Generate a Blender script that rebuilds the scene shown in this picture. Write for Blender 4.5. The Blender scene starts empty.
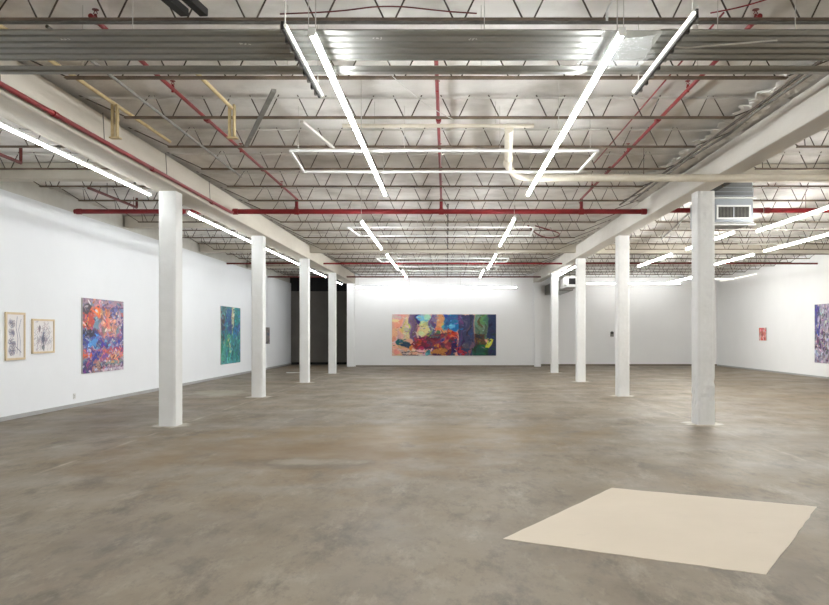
import bpy, math, random
import numpy as np
from mathutils import Vector
R = random.Random(7)
COL = bpy.context.scene.collection
CAMZ = 1.55

# ------------------------------------------------------------------ helpers
def lin(c):
    out = []
    for v in c[:3]:
        v /= 255.0
        out.append(v / 12.92 if v <= 0.04045 else ((v + 0.055) / 1.055) ** 2.4)
    return (*out, 1.0)

def tag(o, label=None, cat=None, group=None, kind=None):
    if label: o['label'] = label
    if cat: o['category'] = cat
    if group: o['group'] = group
    if kind: o['kind'] = kind
    return o

def empty(name, loc, label, cat, group=None):
    o = bpy.data.objects.new(name, None)
    COL.objects.link(o)
    o.location = loc
    o.empty_display_size = 0.1
    return tag(o, label, cat, group)

class MB:
    """collects shapes into one mesh (world coordinates)"""
    def __init__(s):
        s.v = []; s.f = []; s.sm = []
    def add(s, vs, fs, smooth=False):
        b = len(s.v)
        s.v += [tuple(p) for p in vs]
        for f in fs:
            s.f.append(tuple(b + i for i in f)); s.sm.append(smooth)
        return s
    def box(s, x0, x1, y0, y1, z0, z1):
        vs = [(x0,y0,z0),(x1,y0,z0),(x1,y1,z0),(x0,y1,z0),(x0,y0,z1),(x1,y0,z1),(x1,y1,z1),(x0,y1,z1)]
        return s.add(vs, [(0,3,2,1),(4,5,6,7),(0,1,5,4),(1,2,6,5),(2,3,7,6),(3,0,4,7)])
    def bar(s, a, b, w, h):
        """rectangular bar from a to b, w sideways, h in the other direction"""
        a = Vector(a); b = Vector(b); d = (b - a).normalized()
        up = Vector((0,0,1)) if abs(d.z) < 0.95 else Vector((0,1,0))
        sx = d.cross(up).normalized() * (w / 2); sy = sx.cross(d).normalized() * (h / 2)
        vs = [a-sx-sy, a+sx-sy, a+sx+sy, a-sx+sy, b-sx-sy, b+sx-sy, b+sx+sy, b-sx+sy]
        return s.add(vs, [(0,3,2,1),(4,5,6,7),(0,1,5,4),(1,2,6,5),(2,3,7,6),(3,0,4,7)])
    def tube(s, pts, r, n=10, cap=True):
        pts = [Vector(p) for p in pts]; m = len(pts)
        rr = r if isinstance(r, (list, tuple)) else [r] * m
        t0 = (pts[1] - pts[0]).normalized()
        ref = Vector((0,0,1)) if abs(t0.z) < 0.9 else Vector((1,0,0))
        u = t0.cross(ref).normalized(); vs = []
        for i, p in enumerate(pts):
            t = (pts[min(i+1,m-1)] - pts[max(i-1,0)]).normalized()
            u = (u - t * u.dot(t)).normalized(); w = t.cross(u)
            for k in range(n):
                a = 2*math.pi*k/n
                vs.append(p + (u*math.cos(a) + w*math.sin(a)) * rr[i])
        fs = []
        for i in range(m-1):
            for k in range(n):
                fs.append((i*n+k, i*n+(k+1)%n, (i+1)*n+(k+1)%n, (i+1)*n+k))
        s.add(vs, fs, True)
        if cap:
            s.add(vs[:n], [tuple(range(n))[::-1]]); s.add(vs[-n:], [tuple(range(n))])
        return s
    def prism(s, prof, axis, a, b):
        """closed 2-D profile pushed along 'x' (prof = y,z) or 'y' (prof = x,z)"""
        n = len(prof)
        mk = (lambda t, q: (t, q[0], q[1])) if axis == 'x' else (lambda t, q: (q[0], t, q[1]))
        vs = [mk(a, q) for q in prof] + [mk(b, q) for q in prof]
        fs = [(i, (i+1)%n, n+(i+1)%n, n+i) for i in range(n)]
        fs += [tuple(range(n))[::-1], tuple(range(n, 2*n))]
        return s.add(vs, fs)
    def build(s, name, mat, parent=None, bevel=0, kind=None, label=None):
        me = bpy.data.meshes.new(name)
        off = Vector(parent_world(parent)) if parent else Vector((0,0,0))
        me.from_pydata([tuple(Vector(p) - off) for p in s.v], [], s.f)
        for p, q in zip(me.polygons, s.sm): p.use_smooth = q
        me.update()
        import bmesh
        bm = bmesh.new(); bm.from_mesh(me)
        bmesh.ops.recalc_face_normals(bm, faces=bm.faces); bm.to_mesh(me); bm.free()
        if mat: me.materials.append(mat)
        o = bpy.data.objects.new(name, me)
        COL.objects.link(o)
        if parent: o.parent = parent
        if bevel:
            m = o.modifiers.new('bevel', 'BEVEL'); m.width = bevel; m.segments = 2
            m.limit_method = 'ANGLE'; m.angle_limit = math.radians(40)
        if kind: o['kind'] = kind
        if label: o['label'] = label
        return o

def parent_world(p):
    l = Vector((0,0,0))
    while p is not None:
        l = l + p.location; p = p.parent
    return l

def copy_thing(root, loc, label, group=None):
    c = root.copy(); COL.objects.link(c); c.location = loc; c['label'] = label
    if group: c['group'] = group
    for ch in list(root.children):
        d = ch.copy(); COL.objects.link(d); d.parent = c
        for g in list(ch.children):
            e = g.copy(); COL.objects.link(e); e.parent = d
    return c

# ------------------------------------------------------------------ materials
def mat(name, c, rough=0.6, metal=0.0, c2=None, scale=3.0, amount=0.5, bump=0.0, bscale=20.0, spec=0.4, stretch=(1,1,1), detail=6):
    m = bpy.data.materials.new(name); m.use_nodes = True
    nt = m.node_tree; N = nt.nodes; L = nt.links
    b = N['Principled BSDF']
    b.inputs['Roughness'].default_value = rough; b.inputs['Metallic'].default_value = metal
    b.inputs['Specular IOR Level'].default_value = spec
    tc = N.new('ShaderNodeTexCoord'); mp = N.new('ShaderNodeMapping')
    L.new(tc.outputs['Object'], mp.inputs['Vector']); mp.inputs['Scale'].default_value = stretch
    if c2 is None: c2 = tuple(v * 0.93 for v in c)
    nz = N.new('ShaderNodeTexNoise'); nz.inputs['Scale'].default_value = scale; nz.inputs['Detail'].default_value = detail
    nz.inputs['Roughness'].default_value = 0.6
    L.new(mp.outputs[0], nz.inputs['Vector'])
    rp = N.new('ShaderNodeValToRGB'); rp.color_ramp.elements[0].color = lin(c2); rp.color_ramp.elements[1].color = lin(c)
    rp.color_ramp.elements[0].position = 0.5 - amount / 2; rp.color_ramp.elements[1].position = 0.5 + amount / 2
    L.new(nz.outputs['Fac'], rp.inputs['Fac']); L.new(rp.outputs['Color'], b.inputs['Base Color'])
    if bump:
        n2 = N.new('ShaderNodeTexNoise'); n2.inputs['Scale'].default_value = bscale; n2.inputs['Detail'].default_value = 5
        L.new(mp.outputs[0], n2.inputs['Vector'])
        bp = N.new('ShaderNodeBump'); bp.inputs['Strength'].default_value = bump; bp.inputs['Distance'].default_value = 0.02
        L.new(n2.outputs['Fac'], bp.inputs['Height']); L.new(bp.outputs[0], b.inputs['Normal'])
    return m

def emit(name, c, strength):
    m = bpy.data.materials.new(name); m.use_nodes = True
    b = m.node_tree.nodes['Principled BSDF']
    b.inputs['Base Color'].default_value = lin((240,240,238))
    b.inputs['Emission Color'].default_value = lin(c); b.inputs['Emission Strength'].default_value = strength
    return m

M = {}
M['wall']     = mat('white_wall_paint', (236,238,240), 0.75, c2=(231,233,235), scale=0.8, bump=0.05, bscale=60)
M['backwall'] = mat('white_back_wall_paint', (245,245,244), 0.75, c2=(240,240,239), scale=0.8, bump=0.05, bscale=60)
M['oldwall']  = mat('old_painted_block', (214,212,205), 0.85, c2=(196,193,184), scale=2.2, bump=0.2, bscale=14)
M['column']   = mat('white_column_paint', (226,226,224), 0.6, c2=(216,216,212), scale=2.0, bump=0.25, bscale=9)
M['beam']     = mat('painted_concrete_beam', (205,199,186), 0.8, c2=(182,174,160), scale=1.3, bump=0.3, bscale=7, stretch=(1,.35,1.6))
M['beam_r']   = mat('white_concrete_beam', (214,210,202), 0.8, c2=(194,188,178), scale=1.2, bump=0.3, bscale=7, stretch=(1,.35,1.6))
M['joist']    = mat('brown_primed_steel', (140,122,102), 0.6, c2=(64,53,45), scale=2.6, amount=0.5, bump=0.2, bscale=40)
M['web']      = mat('dark_steel_rod', (100,90,80), 0.6, c2=(50,43,38), scale=3.0, amount=0.4)
M['red']      = mat('red_pipe_paint', (142,36,40), 0.45, c2=(114,26,30), scale=4, bump=0.1)
M['darkred']  = mat('dull_red_pipe_paint', (120,52,48), 0.5, c2=(80,36,34), scale=4, bump=0.1)
M['cream']    = mat('cream_pipe_paint', (218,210,194), 0.5, c2=(204,194,174), scale=4, bump=0.1)
M['tan']      = mat('yellowed_paint', (206,186,142), 0.6, c2=(172,150,108), scale=7, bump=0.15)
M['conduit']  = mat('pale_conduit', (206,204,198), 0.45, 0.2, c2=(186,182,174), scale=5)
M['grey']     = mat('grey_steel', (142,140,134), 0.45, 0.5, c2=(104,101,95), scale=5)
M['galv']     = mat('galvanized_sheet', (160,160,154), 0.42, 0.85, c2=(134,134,127), scale=2.5, bump=0.04, bscale=6, stretch=(.3,1,1))
M['duct']     = mat('duct_sheet_metal', (160,164,168), 0.42, 0.55, c2=(138,142,146), scale=3)
M['duct_top'] = mat('dull_duct_sheet', (98,101,102), 0.7, 0.2, c2=(84,86,87), scale=3)
M['black']    = mat('black_metal', (34,32,30), 0.5, c2=(22,21,20))
M['whitemet'] = mat('white_enamel', (228,228,224), 0.4, c2=(216,216,212))
M['chalk']    = mat('chalk', (214,214,208), 0.9)
M['wire']     = mat('pale_wire', (200,196,188), 0.5)
M['maple']    = mat('maple_frame', (222,203,170), 0.5, c2=(206,183,148), scale=6, stretch=(1,1,.2))
M['canvas']   = mat('raw_canvas_edge', (214,210,204), 0.9)
M['darkwall'] = mat('dark_charcoal_wall', (106,102,96), 0.8, c2=(94,90,84), scale=1.5)
M['base']     = mat('grey_baseboard', (168,168,166), 0.6)
M['brownbase']= mat('brown_baseboard', (128,118,106), 0.7)
M['blackbase']= mat('black_baseboard', (20,19,18), 0.7)
M['lamp']     = emit('lit_tube', (248,252,255), 38.0)
M['lamp_l']   = emit('lit_beam_tube', (246,251,255), 22.5)
M['lamp_r']   = emit('lit_aisle_tube', (252,252,250), 70.0)
M['lamp_soft'] = emit('soft_tube', (250,252,255), 18.0)
M['lamp_added'] = emit('lit_added_tube', (250,252,252), 27.0)  # for the unseen tubes added around the camera
M['lamp_soft2'] = emit('soft_tube_right', (252,253,252), 18.0)
M['lamp_dim'] = emit('weak_tube', (255,250,240), 0.55)
M['tube_off'] = mat('unlit_white_tube', (236,234,228), 0.35)

# ------------------------------------------------------------------ columns (positions needed by floor too)
LCOL = [(-4.85,-4.55,13.43),(-4.79,-4.50,19.55),(-4.70,-4.41,25.45),(-4.66,-4.37,31.35)]
RCOL = [(4.28,4.59,13.68),(4.25,4.55,19.9),(4.21,4.50,25.9),(4.17,4.46,31.95)]
CD = 0.36

# ------------------------------------------------------------------ floor
def floor_material():
    m = bpy.data.materials.new('stained_concrete_floor'); m.use_nodes = True
    nt = m.node_tree; N = nt.nodes; L = nt.links; b = N['Principled BSDF']
    tc = N.new('ShaderNodeTexCoord'); pos = tc.outputs['Object']
    def noise(scale, st=(1,1,1), det=8, ro=0.6, rot=0, off=(0,0,0)):
        mp = N.new('ShaderNodeMapping'); mp.inputs['Scale'].default_value = st; mp.inputs['Rotation'].default_value = (0,0,rot)
        mp.inputs['Location'].default_value = off
        L.new(pos, mp.inputs['Vector'])
        n = N.new('ShaderNodeTexNoise'); n.inputs['Scale'].default_value = scale; n.inputs['Detail'].default_value = det
        n.inputs['Roughness'].default_value = ro; L.new(mp.outputs[0], n.inputs['Vector']); return n.outputs['Fac']
    def ramp(f, p0, p1, c0=(0,0,0,1), c1=(1,1,1,1)):
        r = N.new('ShaderNodeValToRGB'); e = r.color_ramp.elements
        e[0].position, e[1].position = p0, p1; e[0].color, e[1].color = c0, c1
        L.new(f, r.inputs['Fac']); return r.outputs['Color']
    def mix(f, a, bb, mode='MIX'):
        x = N.new('ShaderNodeMix'); x.data_type = 'RGBA'; x.blend_type = mode
        if isinstance(f, float): x.inputs['Factor'].default_value = f
        else: L.new(f, x.inputs['Factor'])
        for s, v in (('A', a), ('B', bb)):
            k = [i for i in x.inputs if i.name == s and i.type == 'RGBA'][0]
            if isinstance(v, tuple): k.default_value = v
            else: L.new(v, k)
        return [o for o in x.outputs if o.type == 'RGBA'][0]
    def math_(op, a, bb=None, clamp=False):
        x = N.new('ShaderNodeMath'); x.operation = op; x.use_clamp = clamp
        for i, v in enumerate((a, bb)):
            if v is None: continue
            if isinstance(v, (int, float)): x.inputs[i].default_value = v
            else: L.new(v, x.inputs[i])
        return x.outputs[0]
    c = ramp(noise(0.33, (1,1,1), 6), 0.36, 0.66, lin((104,92,75)), lin((124,112,94)))
    c = mix(ramp(noise(1.0, (1.1,.55,1), 10, 0.68, 0.5), 0.42, 0.66), c, lin((132,120,102)))
    f = math_('MULTIPLY', ramp(noise(0.22, (1,1.6,1), 5, 0.55, 0, (3.2,1.1,0)), 0.52, 0.68), 0.55)
    c = mix(f, c, lin((118,97,64)))                                     # brown stain fields
    f = math_('MULTIPLY', ramp(noise(1.7, (1.2,.5,1), 12, 0.76, 0.6), 0.50, 0.64), 0.75)
    c = mix(f, c, lin((78,68,55)))                                       # scuffs
    f = math_('MULTIPLY', ramp(noise(2.2, (1.3,.4,1), 12, 0.78, -0.7, (4,7,0)), 0.53, 0.66), 0.6)
    c = mix(f, c, lin((152,142,125)))
    f = math_('MULTIPLY', ramp(noise(9, (1.2,.5,1), 10, 0.78, 0.5), 0.53, 0.68), 0.55)
    c = mix(f, c, lin((82,74,64)))
    sep = N.new('ShaderNodeSeparateXYZ'); L.new(pos, sep.inputs[0])
    X, Y = sep.outputs['X'], sep.outputs['Y']
    # saw-cut joints on the column lines
    wob = math_('MULTIPLY', math_('SUBTRACT', noise(3.0, (1,1,1), 3), 0.5), 0.05)
    def line(axis, at, w):
        d = math_('ABSOLUTE', math_('SUBTRACT', math_('ADD', axis, wob), at))
        return math_('SUBTRACT', 1.0, math_('DIVIDE', d, w), True)
    broken = ramp(noise(1.1, (1,1,1), 6, 0.6, 0, (9,2,0)), 0.42, 0.6)
    for ax, at, w, s in ((X,-4.55,.045,.55),(X,4.4,.04,.25),(Y,13.45,.05,.5),(Y,19.6,.06,.35),(Y,25.6,.07,.3),(Y,31.6,.08,.3)):
        f = math_('MULTIPLY', math_('MULTIPLY', line(ax, at, w), broken), s)
        c = mix(f, c, lin((186,176,158)))
    # paint drips around the feet of the columns
    splash = None; nn = noise(5.0, (1,1,1), 6)
    for (x0, x1, y0) in LCOL + RCOL:
        dx = math_('MAXIMUM', math_('SUBTRACT', math_('ABSOLUTE', math_('SUBTRACT', X, (x0+x1)/2)), (x1-x0)/2), 0.0)
        dy = math_('MAXIMUM', math_('SUBTRACT', math_('ABSOLUTE', math_('SUBTRACT', Y, y0+CD/2)), CD/2), 0.0)
        d = math_('ADD', dx, dy)
        g = math_('SUBTRACT', 1.0, math_('DIVIDE', d, 0.34), True)
        splash = g if splash is None else math_('MAXIMUM', splash, g)
    f = math_('MULTIPLY', ramp(math_('ADD', splash, math_('MULTIPLY', math_('SUBTRACT', nn, 0.5), 1.3)), 0.45, 0.75), math_('GREATER_THAN', splash, 0.001))
    c = mix(math_('MULTIPLY', f, 0.75), c, lin((196,190,178)))
    # worn pale blotch with a dark rim left of the middle
    def blotch(cx, cy, rx, ry, col, amt, e=(0.35,0.7)):
        q = math_('SUBTRACT', 1.0, math_('SQRT', math_('ADD', math_('POWER', math_('DIVIDE', math_('SUBTRACT', X, cx), rx), 2.0),
                                         math_('POWER', math_('DIVIDE', math_('SUBTRACT', Y, cy), ry), 2.0))), True)
        ff = ramp(math_('ADD', q, math_('MULTIPLY', math_('SUBTRACT', noise(1.5, (1.0,.7,1), 10, .7), 0.5), 2.2)), *e)
        return mix(math_('MULTIPLY', ff, amt), c, col)
    c = blotch(-1.7, 10.6, 4.4, 3.4, lin((112,90,56)), 0.85, (0.25,0.75))
    c = blotch(-0.4, 12.6, 5.0, 2.4, lin((124,102,66)), 0.75, (0.25,0.75))
    c = blotch(-1.75, 9.6, 1.5, 0.75, lin((80,72,62)), 0.6)
    c = blotch(-1.7, 9.7, 1.0, 0.45, lin((142,132,114)), 0.7)
    c = blotch(-6.2, 14.5, 2.0, 6.0, lin((104,94,82)), 0.5)
    c = blotch(4.6, 11.6, 3.6, 1.7, lin((106,95,83)), 0.35)
    c = blotch(-6.0, 21, 1.8, 2.2, lin((176,168,152)), 0.45)
    L.new(c, b.inputs['Base Color'])
    ro = ramp(noise(0.9, (1,1,1), 6), 0.3, 0.7, (0.40,)*3 + (1,), (0.60,)*3 + (1,))
    L.new(ro, b.inputs['Roughness']); b.inputs['Specular IOR Level'].default_value = 0.35
    bp = N.new('ShaderNodeBump'); bp.inputs['Strength'].default_value = 0.08; bp.inputs['Distance'].default_value = 0.01
    L.new(noise(7, (1,1,1), 8), bp.inputs['Height']); L.new(bp.outputs[0], b.inputs['Normal'])
    return m
M['floor'] = floor_material()
XL, XR, YB, YBR, YF = -7.9, 13.2, 38.15, 39.1, -9.0
MB().box(XL-1, XR+1, YF-1, 44, -0.2, 0).build('floor', M['floor'], kind='structure')

# ------------------------------------------------------------------ roof (foil-faced insulation between joists)
def ceiling():
    m = bpy.data.materials.new('foil_faced_roof_insulation'); m.use_nodes = True
    nt = m.node_tree; N = nt.nodes; L = nt.links; b = N['Principled BSDF']
    tc = N.new('ShaderNodeTexCoord')
    def nz(scale, st, det, off=0):
        mp = N.new('ShaderNodeMapping'); mp.inputs['Scale'].default_value = st; mp.inputs['Location'].default_value = (off,off,0)
        L.new(tc.outputs['Object'], mp.inputs[0])
        n = N.new('ShaderNodeTexNoise'); n.inputs['Scale'].default_value = scale; n.inputs['Detail'].default_value = det
        L.new(mp.outputs[0], n.inputs['Vector']); return n.outputs['Fac']
    def rmp(f, p0, p1, c0, c1):
        r = N.new('ShaderNodeValToRGB'); e = r.color_ramp.elements
        e[0].position, e[1].position, e[0].color, e[1].color = p0, p1, c0, c1
        L.new(f, r.inputs['Fac']); return r.outputs['Color']
    a = rmp(nz(0.55, (1,1,1), 4), 0.38, 0.6, lin((206,202,195)), lin((230,227,222)))
    d = rmp(nz(1.7, (1,.8,1), 7, 5), 0.5, 0.8, (0,0,0,1), (.55,.55,.55,1))
    x = N.new('ShaderNodeMix'); x.data_type = 'RGBA'; L.new(d, x.inputs['Factor']); L.new(a, x.inputs[6]); x.inputs[7].default_value = lin((128,117,103))
    L.new(x.outputs[2], b.inputs['Base Color'])
    b.inputs['Roughness'].default_value = 0.55; b.inputs['Metallic'].default_value = 0.15
    bp = N.new('ShaderNodeBump'); bp.inputs['Strength'].default_value = 0.6; bp.inputs['Distance'].default_value = 0.05
    L.new(nz(3.2, (1,1,1), 6, 2), bp.inputs['Height']); L.new(bp.outputs[0], b.inputs['Normal'])
    return m
M['roof'] = ceiling()
J0, JS, ZJ, ZT = 6.75, 1.525, 4.19, 4.445      # joist spacing in depth, bottom and top chord heights
mb = MB()
nx, ny = 150, 300
xs = np.linspace(XL-0.6, XR+0.6, nx); ys = np.linspace(YF-0.5, 43.5, ny)
rs = np.random.RandomState(3)
ph = rs.rand(12, 4)
def roof_z(x, y):
    t = ((y - J0) / JS) % 1.0
    bay = math.floor((y - J0) / JS)
    z = 0.028 - 0.022 * math.sin(math.pi * t) * (0.4 + 0.6 * math.sin(bay * 2.1 + x * 0.9))
    for k in range(8):
        fx, fy = 0.9 + 3.4 * ph[k,0], 0.9 + 3.4 * ph[k,1]
        z += 0.0045 * math.sin(fx * x + 6.28 * ph[k,2]) * math.sin(fy * y + 6.28 * ph[k,3] + bay)
    return ZT + max(0.004, z)
vs = [(x, y, roof_z(x, y)) for y in ys for x in xs]
fs = [(j*nx+i, j*nx+i+1, (j+1)*nx+i+1, (j+1)*nx+i) for j in range(ny-1) for i in range(nx-1)]
mb.add(vs, fs, True)
mb.box(XL-0.7, XR+0.7, YF-0.6, 43.6, ZT+0.12, ZT+0.25)
mb.build('ceiling', M['roof'], kind='structure')

# ------------------------------------------------------------------ walls
TOP = ZT + 0.14
def stepwall(name, prof, axis, a, b, m):
    return MB().prism(prof, axis, a, b).build(name, m, kind='structure')
ZD = 4.12
stepwall('wall_left', [(XL,0),(XL-.3,0),(XL-.3,ZD),(XL,ZD)], 'y', YF, 40.5, M['wall'])
stepwall('wall_left_upper', [(XL-.05,ZD),(XL-.3,ZD),(XL-.3,TOP),(XL-.05,TOP)], 'y', YF, 40.5, M['oldwall'])
stepwall('wall_right', [(XR,0),(XR,ZD),(XR+.3,ZD),(XR+.3,0)], 'y', YF, YBR+.1, M['backwall'])
stepwall('wall_right_upper', [(XR+.05,ZD),(XR+.05,TOP),(XR+.3,TOP),(XR+.3,ZD)], 'y', YF, YBR+.1, M['backwall'])
MB().box(-4.72, 4.25, YB, YB+.3, 0, TOP).build('wall_back', M['backwall'], kind='structure')
MB().box(4.25, XR+.3, YBR, YBR+.3, 0, TOP).build('wall_back_right', M['backwall'], kind='structure')
MB().box(4.2, 4.3, YB+.3, YBR, 0, TOP).build('wall_return_right', M['backwall'], kind='structure')
MB().box(-4.72, -4.6, YB+.3, 40.9, 0, TOP).build('wall_return_left', M['darkwall'], kind='structure')
MB().box(XL-.3, -4.6, 40.6, 40.9, 0, 3.72).build('wall_back_left', M['darkwall'], kind='structure')
MB().box(XL-.3, -4.6, 40.55, 40.9, 3.72, TOP).build('wall_back_left_upper', M['blackbase'], kind='structure')
MB().box(XL, -4.72, 40.56, 40.6, 0, 0.12).build('baseboard_back_left', M['blackbase'], kind='structure')
MB().box(XL-.3, XR+.3, YF-.3, YF, 0, TOP).build('wall_front', M['wall'], kind='structure')
MB().box(XL, XL+.015, YF, 40.5, 0, 0.075).build('baseboard_left', M['base'], kind='structure')
MB().box(XR-.015, XR, YF, YBR, 0, 0.06).build('baseboard_right', M['base'], kind='structure')
MB().box(4.47, XR-.02, YBR-.015, YBR, 0, 0.08).build('baseboard_back_right', M['brownbase'], kind='structure')
MB().box(-4.35, 4.15, YB-.015, YB, 0, 0.06).build('baseboard_back', M['brownbase'], kind='structure')

# ------------------------------------------------------------------ columns
ORD = ['first','second','third','fourth','fifth','sixth','seventh','eighth','ninth','tenth','eleventh','twelfth','thirteenth',
       'fourteenth','fifteenth','sixteenth','seventeenth','eighteenth','nineteenth','twentieth','twenty-first','twenty-second']
def chipped_column(x0, x1, y0, z1, seed, chips):
    """square column as a dense ring stack so the arrises can be chipped"""
    rr = random.Random(seed); zs = [z1 * i / 60 for i in range(61)]
    n = 6; vs = []; y1 = y0 + CD
    per = []
    for k in range(n): per.append((0, k / n))
    for k in range(n): per.append((1, k / n))
    for k in range(n): per.append((2, k / n))
    for k in range(n): per.append((3, k / n))
    for z in zs:
        for (s_, t) in per:
            if s_ == 0: x, y = x0 + (x1-x0)*t, y0
            elif s_ == 1: x, y = x1, y0 + (y1-y0)*t
            elif s_ == 2: x, y = x1 - (x1-x0)*t, y1
            else: x, y = x0, y1 - (y1-y0)*t
            d = rr.uniform(0, 0.004)
            if t == 0: d += 0.012
            if chips and 0.3 < z < 0.85 and rr.random() < 0.5: d += rr.uniform(0.003, 0.016)
            cx, cy = (x0+x1)/2, (y0+y1)/2
            l = math.hypot(x-cx, y-cy)
            vs.append((x + (cx-x)/l*d, y + (cy-y)/l*d, z))
    P = len(per)
    fs = [(i*P+k, i*P+(k+1)%P, (i+1)*P+(k+1)%P, (i+1)*P+k) for i in range(60) for k in range(P)]
    fs += [tuple(range(P))[::-1], tuple(range(60*P, 61*P))]
    return MB().add(vs, fs)
ZBL, ZBR = 3.955, 4.0
where = ['nearest the camera', 'second from the camera', 'third from the camera', 'fourth, farthest free-standing one']
for i, (x0, x1, y0) in enumerate(LCOL):
    o = chipped_column(x0, x1, y0, ZBL, 20+i, False).build('column', M['column'])
    tag(o, 'white square concrete column of the left row, ' + where[i], 'column', 'columns of the left row', 'thing')
for i, (x0, x1, y0) in enumerate(RCOL):
    o = chipped_column(x0, x1, y0, ZBR, 40+i, i == 0).build('column', M['column'])
    tag(o, ('white square column of the right row, chipped near its foot, ' if i == 0 else 'white square concrete column of the right row, ') + where[i],
        'column', 'columns of the right row', 'thing')
MB().box(-4.75, -4.42, YB-.18, YB, 0, ZBL).build('trim_1', M['backwall'], kind='structure')
MB().box(4.16, 4.46, YB-.18, YB+.02, 0, ZBR).build('trim_2', M['backwall'], kind='structure')

# ------------------------------------------------------------------ concrete beams (structure)
def longbeam(name, xa0, xa1, xb0, xb1, z0, m):
    # slight drift from near (a) to far (b)
    vs = []; y0, y1 = -4.0, YB
    for (y, p0, p1) in ((y0, xa0, xa1), (y1, xb0, xb1)):
        vs += [(p0,y,z0),(p1,y,z0),(p1,y,4.395),(p0,y,4.395)]
    return MB().add(vs, [(0,1,2,3),(7,6,5,4),(0,4,5,1),(1,5,6,2),(2,6,7,3),(3,7,4,0)]).build(name, m, bevel=0.015, kind='structure')
longbeam('beam_left', -4.98, -4.50, -4.86, -4.38, ZBL, M['beam'])
longbeam('beam_right', 4.20, 4.54, 4.12, 4.46, ZBR, M['beam_r'])
n = 0
for (x0, x1, y) in ((XL,-4.98,13.5),(XL,-4.95,19.6),(XL,-4.95,25.55),(XL,-4.93,31.62),(-4.46,4.2,25.7),(4.5,XR,13.6),(4.5,XR,25.9)):
    n += 1
    MB().box(x0, x1, y, y+.26, 4.17, ZT).build('beam_cross', M['beam'], bevel=0.01, kind='structure')

# ------------------------------------------------------------------ roof joists
def make_joist(xl, xr, cl, cr, nodes, label, group):
    root = empty('roof_joist', (0, 0, ZJ), label, 'roof joist', group)
    h = ZT - ZJ
    MB().add([], []) 
    b = MB()
    for s in (-1, 1):
        b.box(cl, cr, s*.008 if s > 0 else -.032, .032 if s > 0 else s*.008, ZJ, ZJ+.006)
        b.box(cl, cr, s*.008-.003, s*.008+.003, ZJ+.006, ZJ+.027)
    b.build('bottom_chord', M['joist'], root)
    t = MB()
    for s in (-1, 1):
        t.box(xl, xr, s*.008 if s > 0 else -.032, .032 if s > 0 else s*.008, ZT-.006, ZT)
        t.box(xl, xr, s*.008-.003, s*.008+.003, ZT-.014, ZT-.006)
    t.build('top_chord', M['oldwall'], root)
    w = MB(); zb, zt = ZJ+.014, ZT+.08
    path = [(xl+.10, 0, zt), (cl+.03, 0, zb), (cl+.12, 0, zb)]
    for x in nodes:
        path += [(x-.20, 0, zt), (x-.045, 0, zb), (x+.045, 0, zb), (x+.20, 0, zt)]
    path += [(cr-.12, 0, zb), (cr-.03, 0, zb), (xr-.10, 0, zt)]
    w.tube(path, .008, 6)
    w.build('web_bar', M['web'], root)
    return root
central = make_joist(-4.72, 4.42, -3.95, 3.52, [0.1+.585*k for k in range(-6,6)], '', 'joists over the central bay')
left = make_joist(XL+.0, -4.72, -7.32, -5.25, [-7.05+.585*k for k in range(4)], '', 'joists over the left aisle')
right = make_joist(4.42, XR+.04, 4.95, 12.75, [5.25+.585*k for k in range(13)], '', 'joists over the right aisle')
PLC = {0: 'directly above the steel decking', 1: 'the first behind the steel decking'}
def jl(k, lo, hi, bay):
    kk = k - lo
    return 'dark open-web steel roof joist over the %s, %s from the camera' % (bay, ORD[kk])
def lay(proto, lo, hi, bay, group, skip=()):
    first = True
    for k in range(lo, hi+1):
        loc = (0, J0 + JS*k, ZJ)
        if k in skip: continue
        lab = jl(k, lo, hi, bay)
        if bay == 'central bay' and k in PLC: lab = 'dark open-web steel roof joist over the central bay, ' + PLC[k]
        if first: proto.location = loc; proto['label'] = lab; first = False
        else: copy_thing(proto, loc, lab, group)
lay(central, 0, 20, 'central bay', 'joists over the central bay')
lay(left, 3, 20, 'left aisle', 'joists over the left aisle')
lay(right, 2, 20, 'right aisle', 'joists over the right aisle')

# ------------------------------------------------------------------ sprinkler pipes
def sprinkler(parent, x, y, z, m):
    s = MB()
    s.tube([(x,y,z),(x,y,z+.05)], .016, 8); s.tube([(x,y,z+.05),(x,y,z+.09)], [.022,.012], 8)
    s.bar((x-.02,y,z+.09),(x,y,z+.125),.006,.006); s.bar((x+.02,y,z+.09),(x,y,z+.125),.006,.006)
    s.tube([(x,y,z+.125),(x,y,z+.13)], .03, 10)
    s.build('sprinkler_head', m, parent)
def couplings(parent, pts, axis, r, m):
    c = MB()
    for p in pts:
        d = Vector((.05,0,0)) if axis == 'x' else Vector((0,.05,0))
        c.tube([Vector(p)-d, Vector(p)+d], r, 12)
    return c.build('coupling', m, parent)
def hangers(parent, pts, ztop, m, r=.006):
    for p in pts:
        MB().tube([p, (p[0], p[1], ztop)], r, 6).build('hanger_rod', m, parent)

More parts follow.
